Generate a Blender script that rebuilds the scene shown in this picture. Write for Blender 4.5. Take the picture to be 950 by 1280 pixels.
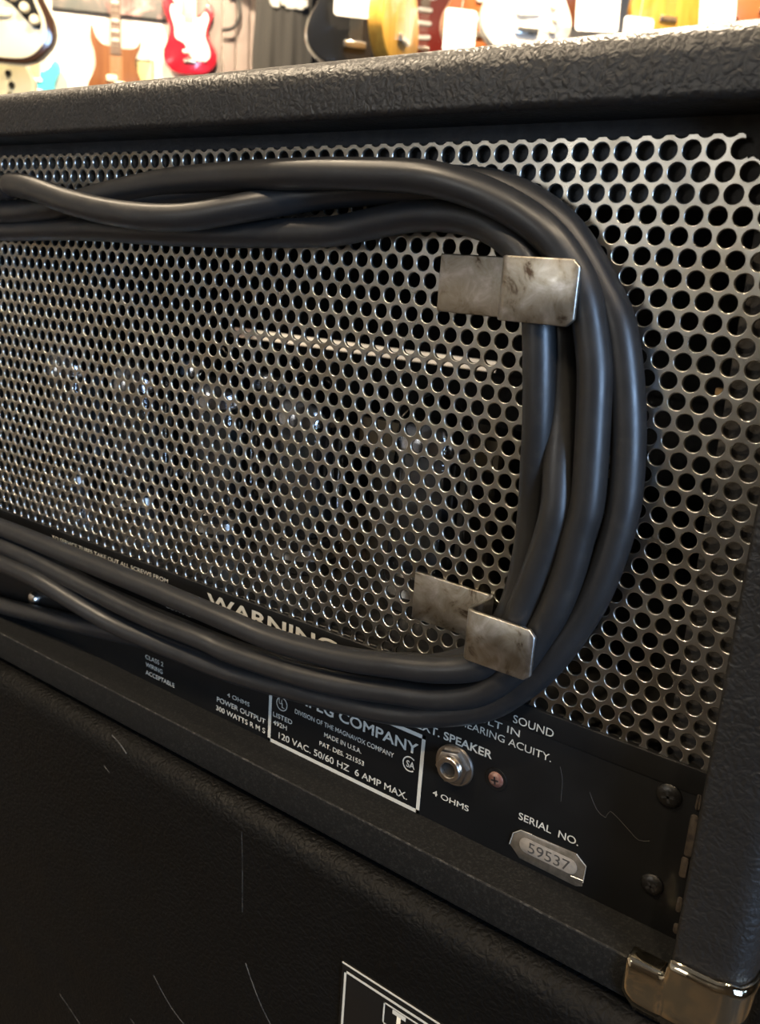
import bpy, bmesh, math, random
from mathutils import Vector, Matrix
random.seed(7)
for o in list(bpy.data.objects): bpy.data.objects.remove(o)
S = bpy.context.scene
COL = S.collection
R = math.radians
# ------------------------------------------------------------------ frame
# amp frame: millimetres, x along the amp's back, y into the amp, z up (0 = top hole row); Z0 lifts it onto the floor
Z0 = 1.495
CAM = Vector((100.04, -273.02, -39.29))
RIGHT = Vector((0.80049182, 0.59566239, 0.06632614))
DOWN = Vector((0.21069837, -0.17608234, -0.96156186))
FWD = Vector((-0.56108737, 0.78369722, -0.26645757))
FPX = 1097.64
def ray(u, v): return RIGHT * ((u - 475) / FPX) + DOWN * ((v - 640) / FPX) + FWD
def at_y(u, v, y):
    d = ray(u, v); return CAM + d * ((y - CAM.y) / d.y)
CW = Vector((CAM.x / 1000, CAM.y / 1000, Z0 + CAM.z / 1000))
WA = R(45.6)                                   # the room is turned against the amp
RW = Vector((math.cos(WA), math.sin(WA), 0)); RN = Vector((-math.sin(WA), math.cos(WA), 0))
def at_n(u, v, n):                             # a point on an upright plane n metres off along the room's depth
    d = ray(u, v); return CW + d * (n / d.dot(RN))
def room(w, n, z): return Vector((CW.x, CW.y, 0)) + RW * w + RN * n + Vector((0, 0, z))
# ------------------------------------------------------------------ camera
cd = bpy.data.cameras.new('camera'); cam = bpy.data.objects.new('camera', cd); COL.objects.link(cam)
cd.sensor_fit = 'VERTICAL'; cd.sensor_height = 30.0; cd.lens = FPX * 30.0 / 1280.0
cd.clip_start = 0.01; cd.clip_end = 60
M = Matrix((RIGHT, -DOWN, -FWD)).transposed().to_4x4(); M.translation = CW
cam.matrix_world = M
cd.dof.use_dof = True; cd.dof.focus_distance = 0.335; cd.dof.aperture_fstop = cd.lens / 1.6
S.camera = cam
# ------------------------------------------------------------------ world, exposure, lights
wd = bpy.data.worlds.new('world'); S.world = wd; wd.use_nodes = True
wd.node_tree.nodes['Background'].inputs[0].default_value = (0.55, 0.68, 0.9, 1)
wd.node_tree.nodes['Background'].inputs[1].default_value = 0.6
S.view_settings.view_transform = 'Standard'; S.view_settings.look = 'None'
S.view_settings.gamma = 1.0; S.view_settings.use_curve_mapping = False
S.view_settings.exposure = 0.12
def area(name, loc, target, size, power, color, sy=None, spread=None):
    l = bpy.data.lights.new(name, 'AREA'); l.energy = power; l.color = color
    l.shape = 'RECTANGLE' if sy else 'DISK'; l.size = size
    if sy: l.size_y = sy
    if spread: l.spread = spread
    o = bpy.data.objects.new(name, l); COL.objects.link(o); o.location = loc
    o.rotation_euler = (Vector(target) - Vector(loc)).to_track_quat('-Z', 'Y').to_euler()
    return o
CEIL = 4.3
WIN_W, WIN_N, WIN_Z = 1.15, -2.72, 1.8
area('daylight', room(WIN_W, WIN_N, WIN_Z), room(0.2, 0.2, 1.45), 0.8, 115, (0.42, 0.64, 1.0), 1.3)
area('daylight_far', room(-5.12, -1.9, 2.6), room(0, 0.0, 1.5), 1.5, 34, (1.0, 0.96, 0.88), 1.3)
LAMPS = [(-3.0, 4.6, 72, 6.25, 2.9), (-1.6, 4.6, 66, 6.25, 2.9), (-0.2, 4.6, 62, 6.25, 2.9), (1.6, 1.9, 95, 2.2, 2.0), (0.4, 1.9, 140, 2.0, 2.0),
         (-1.4, 1.9, 85, 2.2, 2.0), (-2.1, 0.25, 60, 0.3, 1.4), (-1.1, -1.3, 14, 0.2, 1.4), (0.9, -1.2, 17, 0.1, 1.4), (-0.2, -1.8, 18, 0.1, 1.4)]  # last two spots are unseen additions that brighten the grille's hole rims
def lamp_aim(l): return room(l[0], l[3], l[4])
# ------------------------------------------------------------------ materials
MATS = {}
def mat(name, base, rough=0.5, metal=0.0, **k):
    if name in MATS: return MATS[name]
    m = bpy.data.materials.new(name); m.use_nodes = True; MATS[name] = m
    nt = m.node_tree; N = nt.nodes; L = nt.links; b = N['Principled BSDF']
    b.inputs['Base Color'].default_value = (*base, 1); b.inputs['Roughness'].default_value = rough
    b.inputs['Metallic'].default_value = metal
    if 'spec' in k: b.inputs['Specular IOR Level'].default_value = k['spec']
    if 'coat' in k: b.inputs['Coat Weight'].default_value = k['coat']; b.inputs['Coat Roughness'].default_value = 0.08
    if 'trans' in k: b.inputs['Transmission Weight'].default_value = k['trans']; b.inputs['IOR'].default_value = 1.45
    if 'sheen' in k: b.inputs['Sheen Weight'].default_value = k['sheen']
    if 'emit' in k: b.inputs['Emission Color'].default_value = (*base, 1); b.inputs['Emission Strength'].default_value = k['emit']
    tc = N.new('ShaderNodeTexCoord')
    def noise(scale, detail=4, rough=0.6, dist=0.0, vec=None):
        n = N.new('ShaderNodeTexNoise'); n.inputs['Scale'].default_value = scale; n.inputs['Detail'].default_value = detail
        n.inputs['Roughness'].default_value = rough; n.inputs['Distortion'].default_value = dist
        L.new(vec or tc.outputs['Object'], n.inputs['Vector']); return n
    def ramp(src, stops):
        r = N.new('ShaderNodeValToRGB'); e = r.color_ramp.elements
        e[0].position, e[0].color = stops[0][0], (*stops[0][1], 1); e[1].position, e[1].color = stops[-1][0], (*stops[-1][1], 1)
        for p, c in stops[1:-1]: x = e.new(p); x.color = (*c, 1)
        L.new(src, r.inputs[0]); return r
    if 'var' in k:                                   # (scale, second colour, low, high)
        sc, c2, lo, hi = k['var']
        L.new(ramp(noise(sc).outputs[0], [(lo, base), (hi, c2)]).outputs[0], b.inputs['Base Color'])
    if 'stain' in k:                                 # list of (position, colour)
        L.new(ramp(noise(k.get('stain_scale', 90), 6, 0.65, 0.6).outputs[0], k['stain']).outputs[0], b.inputs['Base Color'])
    if 'rvar' in k:
        sc, lo, hi = k['rvar']; n = noise(sc); mr = N.new('ShaderNodeMapRange'); mr.inputs[1].default_value = 0.3; mr.inputs[2].default_value = 0.7
        mr.inputs[3].default_value = lo; mr.inputs[4].default_value = hi
        L.new(n.outputs[0], mr.inputs[0]); L.new(mr.outputs[0], b.inputs['Roughness'])
    if 'wood' in k:
        c2, sc = k['wood']; mp = N.new('ShaderNodeMapping'); mp.inputs['Scale'].default_value = (1, 1, 0.12)
        L.new(tc.outputs['Object'], mp.inputs[0]); n = noise(sc, 6, 0.6, 1.2, mp.outputs[0])
        L.new(ramp(n.outputs[0], [(0.35, base), (0.65, c2)]).outputs[0], b.inputs['Base Color'])
    if 'leather' in k:
        sc, st, dist = k['leather']
        n1 = noise(sc * 0.5, 2, 0.5)
        mx = N.new('ShaderNodeMixRGB'); mx.blend_type = 'ADD'; mx.inputs[0].default_value = 1.0
        s1 = N.new('ShaderNodeVectorMath'); s1.operation = 'SCALE'; s1.inputs['Scale'].default_value = 0.9 / sc
        L.new(n1.outputs[1], s1.inputs[0]); va = N.new('ShaderNodeVectorMath'); va.operation = 'ADD'
        L.new(tc.outputs['Object'], va.inputs[0]); L.new(s1.outputs[0], va.inputs[1])
        vo = N.new('ShaderNodeTexVoronoi'); vo.feature = 'DISTANCE_TO_EDGE'; vo.inputs['Scale'].default_value = sc
        L.new(va.outputs[0], vo.inputs['Vector'])
        mr = N.new('ShaderNodeMapRange'); mr.inputs[2].default_value = 0.35; mr.inputs[4].default_value = 0.6; mr.interpolation_type = 'SMOOTHSTEP'; L.new(vo.outputs[0], mr.inputs[0])
        n2 = noise(sc * 0.85, 2, 0.5, 1.0)
        ma = N.new('ShaderNodeMath'); ma.operation = 'MULTIPLY_ADD'; ma.inputs[1].default_value = 2.6
        L.new(n2.outputs[0], ma.inputs[0]); L.new(mr.outputs[0], ma.inputs[2])
        bp = N.new('ShaderNodeBump'); bp.inputs['Strength'].default_value = st; bp.inputs['Distance'].default_value = dist
        L.new(ma.outputs[0], bp.inputs['Height']); L.new(bp.outputs[0], b.inputs['Normal'])
    if 'bump' in k:
        sc, st, dist = k['bump']; n = noise(sc, 5, 0.6)
        bp = N.new('ShaderNodeBump'); bp.inputs['Strength'].default_value = st; bp.inputs['Distance'].default_value = dist
        L.new(n.outputs[0], bp.inputs['Height']); L.new(bp.outputs[0], b.inputs['Normal'])
    return m
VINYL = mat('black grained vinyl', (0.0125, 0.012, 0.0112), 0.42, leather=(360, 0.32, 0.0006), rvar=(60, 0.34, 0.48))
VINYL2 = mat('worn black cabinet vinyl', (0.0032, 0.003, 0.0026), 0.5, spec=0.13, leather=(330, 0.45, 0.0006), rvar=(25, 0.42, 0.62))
LIP = mat('black fine-textured paint', (0.006, 0.006, 0.0056), 0.6, spec=0.15, bump=(1500, 0.7, 0.0003), var=(900, (0.022, 0.022, 0.02), 0.5, 0.8))
STEEL = mat('perforated steel', (0.5, 0.48, 0.43), 0.33, 1.0, stain=[(0.3, (0.25, 0.215, 0.155)), (0.5, (0.33, 0.31, 0.27)), (0.75, (0.4, 0.39, 0.37))], stain_scale=28, rvar=(45, 0.26, 0.4))
RIM = mat('burnished rim with painted glint', (0.66, 0.63, 0.57), 0.3, 1.0)  # paler than the sheet: the rims' glint is put into the colour
ZINC = mat('stained zinc plate', (0.5, 0.48, 0.43), 0.4, 1.0, stain=[(0.32, (0.1, 0.07, 0.05)), (0.42, (0.36, 0.33, 0.27)), (0.55, (0.46, 0.44, 0.40)), (0.68, (0.62, 0.61, 0.6))], stain_scale=110, rvar=(160, 0.28, 0.5), bump=(400, 0.2, 0.0002))
RUBBER = mat('black rubber cord', (0.0145, 0.0148, 0.0152), 0.4, var=(260, (0.026, 0.025, 0.022), 0.55, 0.85), rvar=(90, 0.33, 0.46), bump=(700, 0.12, 0.0002))
PANEL = mat('black enamelled panel', (0.006, 0.006, 0.0058), 0.38, rvar=(50, 0.32, 0.5), spec=0.3)
WHITE = mat('white silkscreen ink', (0.52, 0.5, 0.42), 0.75, spec=0.2)
CHROME = mat('chrome', (0.78, 0.68, 0.5), 0.06, 1.0, rvar=(70, 0.03, 0.1))  # golden tint puts warm reflections into the metal's colour
NICKEL = mat('nickel', (0.55, 0.5, 0.44), 0.28, 1.0, var=(300, (0.35, 0.28, 0.2), 0.5, 0.8))
DARKSTEEL = mat('blackened steel', (0.045, 0.043, 0.04), 0.35, 0.9)
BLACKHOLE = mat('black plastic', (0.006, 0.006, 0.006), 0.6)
REDRUST = mat('reddish brown screw', (0.16, 0.07, 0.05), 0.45, 0.4, var=(500, (0.3, 0.2, 0.16), 0.5, 0.7))
RUST = mat('bare rusty edge', (0.06, 0.045, 0.03), 0.6, 0.3, var=(400, (0.02, 0.015, 0.012), 0.45, 0.65))
TAPE = mat('yellowed clear tape', (0.09, 0.078, 0.06), 0.25, var=(300, (0.14, 0.12, 0.095), 0.4, 0.7), coat=0.6)
PAPER = mat('grey serial paper', (0.27, 0.24, 0.2), 0.5, var=(400, (0.2, 0.18, 0.15), 0.4, 0.7), coat=0.3)
SILVERINK = mat('silver foil edge', (0.6, 0.58, 0.52), 0.35, 0.6)
INK = mat('dark stamped ink', (0.05, 0.045, 0.04), 0.6)
CLEAT = mat('dark interior wood', (0.03, 0.028, 0.025), 0.7, bump=(300, 0.6, 0.001), var=(200, (0.05, 0.045, 0.04), 0.4, 0.7))
CHASSIS = mat('chassis steel', (0.3, 0.29, 0.27), 0.4, 1.0)
GLASS = mat('tube glass', (0.95, 0.97, 1.0), 0.02, trans=1.0)
GETTER = mat('silvered getter', (0.8, 0.8, 0.82), 0.12, 1.0)
PLATEGREY = mat('tube plate grey', (0.12, 0.12, 0.12), 0.4, 0.6)
BAKELITE = mat('tube base bakelite', (0.02, 0.018, 0.016), 0.3)
SCUFF = mat('pale scuff', (0.075, 0.07, 0.058), 0.85, var=(180, (0.015, 0.014, 0.012), 0.45, 0.6))
# ------------------------------------------------------------------ mesh helpers
class MB:
    def __init__(s): s.v = []; s.f = []
    def add(s, vs, fs):
        n = len(s.v); s.v += [tuple(x) for x in vs]; s.f += [tuple(i + n for i in f) for f in fs]; return s
    def box(s, a, b):
        x0, y0, z0 = a; x1, y1, z1 = b
        return s.add([(x0, y0, z0), (x1, y0, z0), (x1, y1, z0), (x0, y1, z0), (x0, y0, z1), (x1, y0, z1), (x1, y1, z1), (x0, y1, z1)],
                     [(0, 3, 2, 1), (4, 5, 6, 7), (0, 1, 5, 4), (1, 2, 6, 5), (2, 3, 7, 6), (3, 0, 4, 7)])
    def lathe(s, prof, c, axis='y', seg=24):          # prof: (radius, distance along the axis)
        k = len(prof); vs = []; fs = []
        for r, h in prof:
            for i in range(seg):
                t = 2 * math.pi * i / seg; p, q = r * math.cos(t), r * math.sin(t)
                vs.append((c[0] + p, c[1] + h, c[2] + q) if axis == 'y' else (c[0] + p, c[1] + q, c[2] + h) if axis == 'z' else (c[0] + h, c[1] + p, c[2] + q))
        for j in range(k - 1):
            for i in range(seg):
                a, b = j * seg + i, j * seg + (i + 1) % seg; fs.append((a, b, b + seg, a + seg))
        fs.append(tuple(range(seg))); fs.append(tuple(range((k - 1) * seg, k * seg)))
        return s.add(vs, fs)
    def prism(s, pts, y0, y1, bev=0.0, back=False):   # outline in x,z pushed through y; bev rounds the near rim
        n = len(pts); cx = sum(p[0] for p in pts) / n; cz = sum(p[1] for p in pts) / n
        loops = [(1.0, y1)]
        rr = max(math.hypot(p[0] - cx, p[1] - cz) for p in pts)
        sg = 1 if y1 > y0 else -1
        if bev: loops += [(1.0, y0 + sg * bev), (1 - 0.3 * bev / rr, y0 + sg * bev * 0.3), (1 - bev / rr, y0)]
        else: loops += [(1.0, y0)]
        vs = []; fs = []
        for sc, y in loops: vs += [(cx + (p[0] - cx) * sc, y, cz + (p[1] - cz) * sc) for p in pts]
        for j in range(len(loops) - 1):
            for i in range(n): a, b = j * n + i, j * n + (i + 1) % n; fs.append((a, b, b + n, a + n))
        fs.append(tuple(range(n))); fs.append(tuple(range((len(loops) - 1) * n, len(loops) * n)))
        return s.add(vs, fs)
    def sweep(s, prof, axis, a, b):                   # closed 2-D profile drawn along one axis
        n = len(prof); mk = {'x': lambda p, t: (t, p[0], p[1]), 'z': lambda p, t: (p[0], p[1], t)}[axis]
        vs = [mk(p, a) for p in prof] + [mk(p, b) for p in prof]
        fs = [(i, (i + 1) % n, (i + 1) % n + n, i + n) for i in range(n)] + [tuple(range(n)), tuple(range(n, 2 * n))]
        return s.add(vs, fs)
    def tube(s, pts, r, seg=12):
        P = [Vector(p) for p in pts]; n = len(P); vs = []; fs = []; up = None
        for i in range(n):
            t = (P[min(i + 1, n - 1)] - P[max(i - 1, 0)]).normalized()
            if up is None: up = t.orthogonal().normalized()
            up = (up - t * up.dot(t)).normalized(); sd = t.cross(up)
            rr = r[i] if isinstance(r, list) else r
            for k in range(seg):
                a = 2 * math.pi * k / seg; vs.append(P[i] + up * (rr * math.cos(a)) + sd * (rr * math.sin(a)))
        for i in range(n - 1):
            for k in range(seg): a, b = i * seg + k, i * seg + (k + 1) % seg; fs.append((a, b, b + seg, a + seg))
        fs.append(tuple(range(seg))); fs.append(tuple(range((n - 1) * seg, n * seg)))
        return s.add(vs, fs)
def link(name, me, parent=None):
    o = bpy.data.objects.new(name, me); COL.objects.link(o)
    if parent: o.parent = parent
    return o
def build(name, mb, m, parent=None, k=1.0, off=(0, 0, 0), smooth=35, bevel=None, bseg=3):
    me = bpy.data.meshes.new(name)
    me.from_pydata([((x + off[0]) * k, (y + off[1]) * k, (z + off[2]) * k) for x, y, z in mb.v], [], mb.f)
    bm = bmesh.new(); bm.from_mesh(me); bmesh.ops.recalc_face_normals(bm, faces=bm.faces)
    if bevel: bmesh.ops.bevel(bm, geom=[e for e in bm.edges if len(e.link_faces) == 2 and e.calc_face_angle(0) > 0.6], offset=bevel * k, segments=bseg, profile=0.5, affect='EDGES', clamp_overlap=True)
    bm.to_mesh(me); bm.free()
    me.polygons.foreach_set('use_smooth', [True] * len(me.polygons)); me.set_sharp_from_angle(angle=R(smooth))
    me.materials.append(m); me.update()
    return link(name, me, parent)
def tag(o, label, cat, group=None):
    o['label'] = label; o['category'] = cat
    if group: o['group'] = group
    return o
def struct(o, label=None): o['kind'] = 'structure'; (label and o.__setitem__('label', label)); return o
def empty(name, loc, rz=0.0, label=None, cat=None, group=None):
    o = bpy.data.objects.new(name, None); COL.objects.link(o); o.location = loc; o.rotation_euler = (0, 0, rz); o.empty_display_size = 0.05
    if label: tag(o, label, cat, group)
    return o
def spline(pts, step, closed=False):                  # Catmull-Rom through the points
    P = [Vector(p) for p in pts]; n = len(P); out = []
    rng = range(n) if closed else range(n - 1)
    for i in rng:
        g = (lambda j: P[j % n]) if closed else (lambda j: P[max(0, min(n - 1, j))])
        a, b, c, d = g(i - 1), g(i), g(i + 1), g(i + 2)
        m = max(1, int((c - b).length / step))
        for q in range(m):
            t = q / m
            out.append(0.5 * ((2 * b) + (c - a) * t + (2 * a - 5 * b + 4 * c - d) * t * t + (3 * b - a - 3 * c + d) * t ** 3))
    if not closed: out.append(P[-1])
    return out
def rrect(x0, z0, x1, z1, r, n=4):
    pts = []
    for cx, cz, a0 in ((x1 - r, z1 - r, 0), (x0 + r, z1 - r, 90), (x0 + r, z0 + r, 180), (x1 - r, z0 + r, 270)):
        for i in range(n + 1): t = R(a0 + 90 * i / n); pts.append((cx + r * math.cos(t), cz + r * math.sin(t)))
    return pts
def text_mesh(body, bold):
    cu = bpy.data.curves.new('t', 'FONT'); cu.body = body; cu.size = 1.0; cu.offset = bold; cu.resolution_u = 4
    cu.extrude = 0.0
    o = bpy.data.objects.new('t', cu); COL.objects.link(o); bpy.context.view_layer.update()
    me = bpy.data.meshes.new_from_object(o.evaluated_get(bpy.context.evaluated_depsgraph_get()))
    bpy.data.objects.remove(o); bpy.data.curves.remove(cu)
    return me
def lettering(body, x, z, h, w, y, m, parent, off, bold=0.012, part='lettering'):
    """flat print facing -y: left edge x, baseline z, cap height h, width w (mm)"""
    me = text_mesh(body, bold * (0.45 if h < 3.3 else 0.8)); xs = [v.co.x for v in me.vertices]; zs = [v.co.y for v in me.vertices]
    x0, x1 = min(xs), max(xs); z1 = 0.70
    sx = w / (x1 - x0) if w else h / z1
    for v in me.vertices:
        a, b = v.co.x, v.co.y
        v.co = ((x + (a - x0) * sx + off[0]) / 1000, (y + off[1]) / 1000, (z + b * h / z1 + off[2]) / 1000)
    me.materials.clear(); me.materials.append(m); me.name = part
    o = link(part, me, parent); o['label'] = 'white printed capital lettering' if m is WHITE else 'dark stamped digits'
    return o
# ================================================================== THE ROOM
DARKW = mat('dark brown painted wall', (0.06, 0.05, 0.042), 0.7, bump=(40, 0.1, 0.002))
WALLM = mat('cream plaster wall', (0.78, 0.74, 0.66), 0.8, bump=(40, 0.1, 0.002))
CEILM = mat('grey ceiling', (0.3, 0.29, 0.28), 0.9)
FLOORM = mat('dark brown carpet floor', (0.007, 0.005, 0.003), 0.9, bump=(300, 0.4, 0.003), var=(1.1, (0.04, 0.026, 0.012), 0.45, 0.6))
W0, W1, N0, N1 = -5.2, 4.6, -2.8, 6.4
def room_obj(name, mb, m, parent=None, rz=WA):
    o = build(name, mb, m, parent)
    if not parent: o.location = (CW.x, CW.y, 0); o.rotation_euler = (0, 0, rz)
    return o
struct(room_obj('floor', MB().box((W0, N0, -0.1), (W1, N1, 0)), FLOORM))
struct(room_obj('ceiling', MB().box((W0, N0, CEIL), (W1, N1, CEIL + 0.1)), CEILM))
struct(room_obj('wall_back', MB().box((W0, N1, 0), (W1, N1 + 0.12, CEIL)), WALLM))
LW = (-2.7, -1.1, 1.9, 3.3)
struct(room_obj('wall_left', MB().box((W0 - 0.12, N0, 0), (W0, LW[0], CEIL)).box((W0 - 0.12, LW[1], 0), (W0, N1, CEIL)).box((W0 - 0.12, LW[0], 0), (W0, LW[1], LW[2])).box((W0 - 0.12, LW[0], LW[3]), (W0, LW[1], CEIL)), WALLM))
wl = struct(room_obj('window_2', MB().box((W0 - 0.1, LW[0], LW[2]), (W0 - 0.02, LW[0] + 0.06, LW[3])).box((W0 - 0.1, LW[1] - 0.06, LW[2]), (W0 - 0.02, LW[1], LW[3])).box((W0 - 0.1, LW[0], LW[2]), (W0 - 0.02, LW[1], LW[2] + 0.06)).box((W0 - 0.1, LW[0], LW[3] - 0.06), (W0 - 0.02, LW[1], LW[3])), mat('white window frame', (0.7, 0.7, 0.68), 0.5)))
build('pane', MB().box((W0 - 0.065, LW[0] + 0.06, LW[2] + 0.06), (W0 - 0.059, LW[1] - 0.06, LW[3] - 0.06)), GLASS, wl)
struct(room_obj('wall_right', MB().box((W1, N0, 0), (W1 + 0.12, N1, CEIL)), DARKW))
a, b, c, d = WIN_W - 0.5, WIN_W + 0.5, WIN_Z - 0.7, WIN_Z + 0.7
struct(room_obj('wall_front', MB().box((W0, N0 - 0.12, 0), (a, N0, CEIL)).box((b, N0 - 0.12, 0), (W1, N0, CEIL)).box((a, N0 - 0.12, 0), (b, N0, c)).box((a, N0 - 0.12, d), (b, N0, CEIL)), DARKW))
win = struct(room_obj('window_1', MB().box((a, N0 - 0.1, c), (a + 0.06, N0 - 0.02, d)).box((b - 0.06, N0 - 0.1, c), (b, N0 - 0.02, d)).box((a, N0 - 0.1, c), (b, N0 - 0.02, c + 0.06)).box((a, N0 - 0.1, d - 0.06), (b, N0 - 0.02, d)).box((WIN_W - 0.025, N0 - 0.1, c), (WIN_W + 0.025, N0 - 0.02, d)), mat('white window frame', (0.7, 0.7, 0.68), 0.5)))
build('pane', MB().box((a + 0.06, N0 - 0.065, c + 0.06), (WIN_W - 0.025, N0 - 0.059, d - 0.06)), GLASS, win)
build('pane', MB().box((WIN_W + 0.025, N0 - 0.065, c + 0.06), (b - 0.06, N0 - 0.059, d - 0.06)), GLASS, win)
# ================================================================== THE AMPLIFIER
AB = (-235.0, 145.0, -272.0)                          # the amp's base point in amp millimetres
OFF = (-AB[0], -AB[1], -AB[2])
amp = empty('amplifier_head', (AB[0] / 1000, AB[1] / 1000, Z0 + AB[2] / 1000), 0, 'black vinyl amplifier head with a perforated steel back, standing on the black speaker cabinet', 'amplifier')
def part(name, mb, m, parent=amp, **k): return build(name, mb, m, parent, k=0.001, off=OFF, **k)
XI, XO = 46.5, 70.5                                   # right board: inner and outer faces
XL, XLO = -516.5, -540.5
YF, YB = -20.0, 310.0
ZT, ZTO, ZB, ZBO = 9.5, 30.0, -255.0, -272.0
def arc(cx, cy, r, a0, a1, n=7): return [(cx + r * math.cos(R(a0 + (a1 - a0) * i / n)), cy + r * math.sin(R(a0 + (a1 - a0) * i / n))) for i in range(n + 1)]
ro, ri = 9.0, 2.5
prof = arc(YF + ro, ZTO - ro, ro, 180, 90) + [(YB, ZTO), (YB, ZT)] + arc(YF + ri, ZT + ri, ri, 270, 180)
part('top_board', MB().sweep(prof, 'x', XLO + 9, XO - 9), VINYL)
prof = arc(XO - ro, YF + ro, ro, 0, -90) + arc(XI + 1.5, YF + 1.5, 1.5, 270, 180, 4) + [(XI, YB), (XO, YB)]
part('side_board', MB().sweep(prof, 'z', ZBO, ZTO - 4), VINYL)
prof = [(-470 - x, y) for x, y in reversed(prof)]
part('side_board', MB().sweep(prof, 'z', ZBO, ZTO - 4), VINYL)
prof = [(YF + 1.2, ZB), (YF + 0.4, ZB - 0.4), (YF, ZB - 1.2), (YF, ZBO + 1.5), (YF + 1.5, ZBO), (YB, ZBO), (YB, ZB)]
part('bottom_board', MB().sweep(prof, 'x', XL - 2, XI + 2), LIP)
LIPEDGE = mat('rubbed paint edge', (0.014, 0.0135, 0.012), 0.75, spec=0.2, var=(500, (0.06, 0.057, 0.05), 0.5, 0.7))
part('rubbed_edge', MB().tube([(XL + 2, YF + 0.75, ZB - 0.65), (33, YF + 0.75, ZB - 0.65)], 0.55, 8), LIPEDGE)
# interior
part('cleat', MB().box((27.5, 3.5, ZB), (XI + 1, 22, ZT)), CLEAT)
part('cleat', MB().box((XL - 1, 3.5, -15), (XI, 20, ZT + 1)), CLEAT)
fr = MB().box((XL - 1, 296, ZB - 1), (XI + 1, 304, -107)).box((XL - 1, 296, -98.5), (XI + 1, 304, ZT + 1)).box((XL - 1, 296, -108), (-489, 304, -98)).box((-213, 296, -108), (XI + 1, 304, -98))
part('front_baffle', fr, CLEAT)
ch = part('chassis', MB().box((XL + 8, 12, ZB), (XI - 25, 285, -196)), CHASSIS, bevel=2)
part('transformer', MB().box((-172, 95, -197), (-108, 150, -118)).box((-178, 105, -197), (-102, 140, -126)), mat('transformer iron', (0.2, 0.18, 0.15), 0.45, 0.6), bevel=2)
part('wafer_board', MB().box((-172, 84, -128), (-90, 88, -113)), mat('tan circuit board', (0.4, 0.33, 0.22), 0.5))
for i, (x, y) in enumerate([(-397, 70), (-329, 70), (-257, 70), (-194, 70), (-117, 70), (-40, 62), (-360, 150), (-290, 150)]):
    t = part('vacuum_tube', MB().lathe([(12, 0), (17, 3), (18.5, 12), (18.5, 70), (16, 80), (9, 87), (2.5, 91), (0.5, 93)], (x, y, -184), 'z', 20), GLASS)
    part('tube_base', MB().lathe([(17, -13), (19.3, -11), (19.3, 6), (18, 7.5)], (x, y, -184), 'z', 20), BAKELITE, t)
    part('base_ring', MB().lathe([(19.6, -4), (19.6, 2), (19.5, 2.1)], (x, y, -184), 'z', 20), GETTER, t)
    part('plate', MB().box((x - 9, y - 5, -178), (x + 9, y + 5, -122)).box((x - 11, y - 0.8, -176), (x + 11, y + 0.8, -124)), PLATEGREY, t, bevel=1)
    part('getter', MB().lathe([(17.6, 66), (17.4, 72), (15, 79), (8.3, 85.8), (2.3, 89.6), (0.3, 90)], (x, y, -184), 'z', 20), GETTER, t)
tp = at_y(903, 491, 14)
te = part('glint_tab', MB().box((tp.x - 2, 13, tp.z - 1.3), (tp.x + 1.2, 16, tp.z + 1.3)), mat('painted orange glint', (0.6, 0.36, 0.14), 0.5))  # added block; its bright tan stands in for glints seen through the holes
# the perforated sheet: one real hole per lattice point, rolled rims
p = 7.0; RH = p * 0.8660254; SEG = 24
rings = [None, (0.428, 0.0), (0.422, 0.0), (0.410, 0.04), (0.394, 0.15), (0.380, 0.40), (0.373, 1.1)]
cosr = []
for k in range(SEG):
    th = 360 * k / SEG; cosr.append((math.cos(R(th)), math.sin(R(th)), (p / 2) / math.cos(R((th + 30) % 60 - 30))))
def cell(V, F, X, Z):
    n = len(V)
    for rg in rings:
        for cx, sx, rh in cosr:
            r, y = (rh, 0.0) if rg is None else (rg[0] * p, rg[1])
            V.append(((X + r * cx + OFF[0]) / 1000, (y + OFF[1]) / 1000, (Z + r * sx + OFF[2]) / 1000))
    for j in range(6):
        for k in range(SEG):
            k2 = (k + 1) % SEG; F.append((n + j * SEG + k, n + (j + 1) * SEG + k, n + (j + 1) * SEG + k2, n + j * SEG + k2))
V, F, BV, BF, NV, NF = [], [], [], [], [], []
for r in range(-1, 32):
    for c in range(-74, 8):
        cc = c + (0.5 if r % 2 else 0.0); X, Z = cc * p, -r * RH
        if X > XI + 3 or X < XL - 3: continue
        if r <= 0 and cc > 3.2: continue
        if r == 0 and cc == 3: cell(NV, NF, X, Z)
        elif r == -1 or X > XI - 4 or X < XL + 4: cell(BV, BF, X, Z)
        else: cell(V, F, X, Z)
def clip(V, F, planes):
    me = bpy.data.meshes.new('c'); me.from_pydata(V, [], F); bm = bmesh.new(); bm.from_mesh(me)
    for co, no in planes:
        bmesh.ops.bisect_plane(bm, geom=bm.verts[:] + bm.edges[:] + bm.faces[:], plane_co=co, plane_no=no, clear_outer=True)
    bm.verts.index_update(); out = ([tuple(v.co) for v in bm.verts], [tuple(v.index for v in f.verts) for f in bm.faces])
    bm.free(); bpy.data.meshes.remove(me); return out
mm = lambda x, y, z: ((x + OFF[0]) / 1000, (y + OFF[1]) / 1000, (z + OFF[2]) / 1000)
for cv, cf in (clip(BV, BF, [(mm(0, 0, 0.60 * p), (0, 0, 1)), (mm(XI - 0.2, 0, 0), (1, 0, 0)), (mm(XL + 0.2, 0, 0), (-1, 0, 0))]), clip(NV, NF, [(mm(3.22 * p, 0, 0), (1, 0, 0.25))])):
    n = len(V); V += cv; F += [tuple(i + n for i in f) for f in cf]
me = bpy.data.meshes.new('perforated_grille'); me.from_pydata(V, [], F)
me.polygons.foreach_set('use_smooth', [True] * len(me.polygons)); me.materials.append(STEEL); me.materials.append(RIM)
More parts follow.
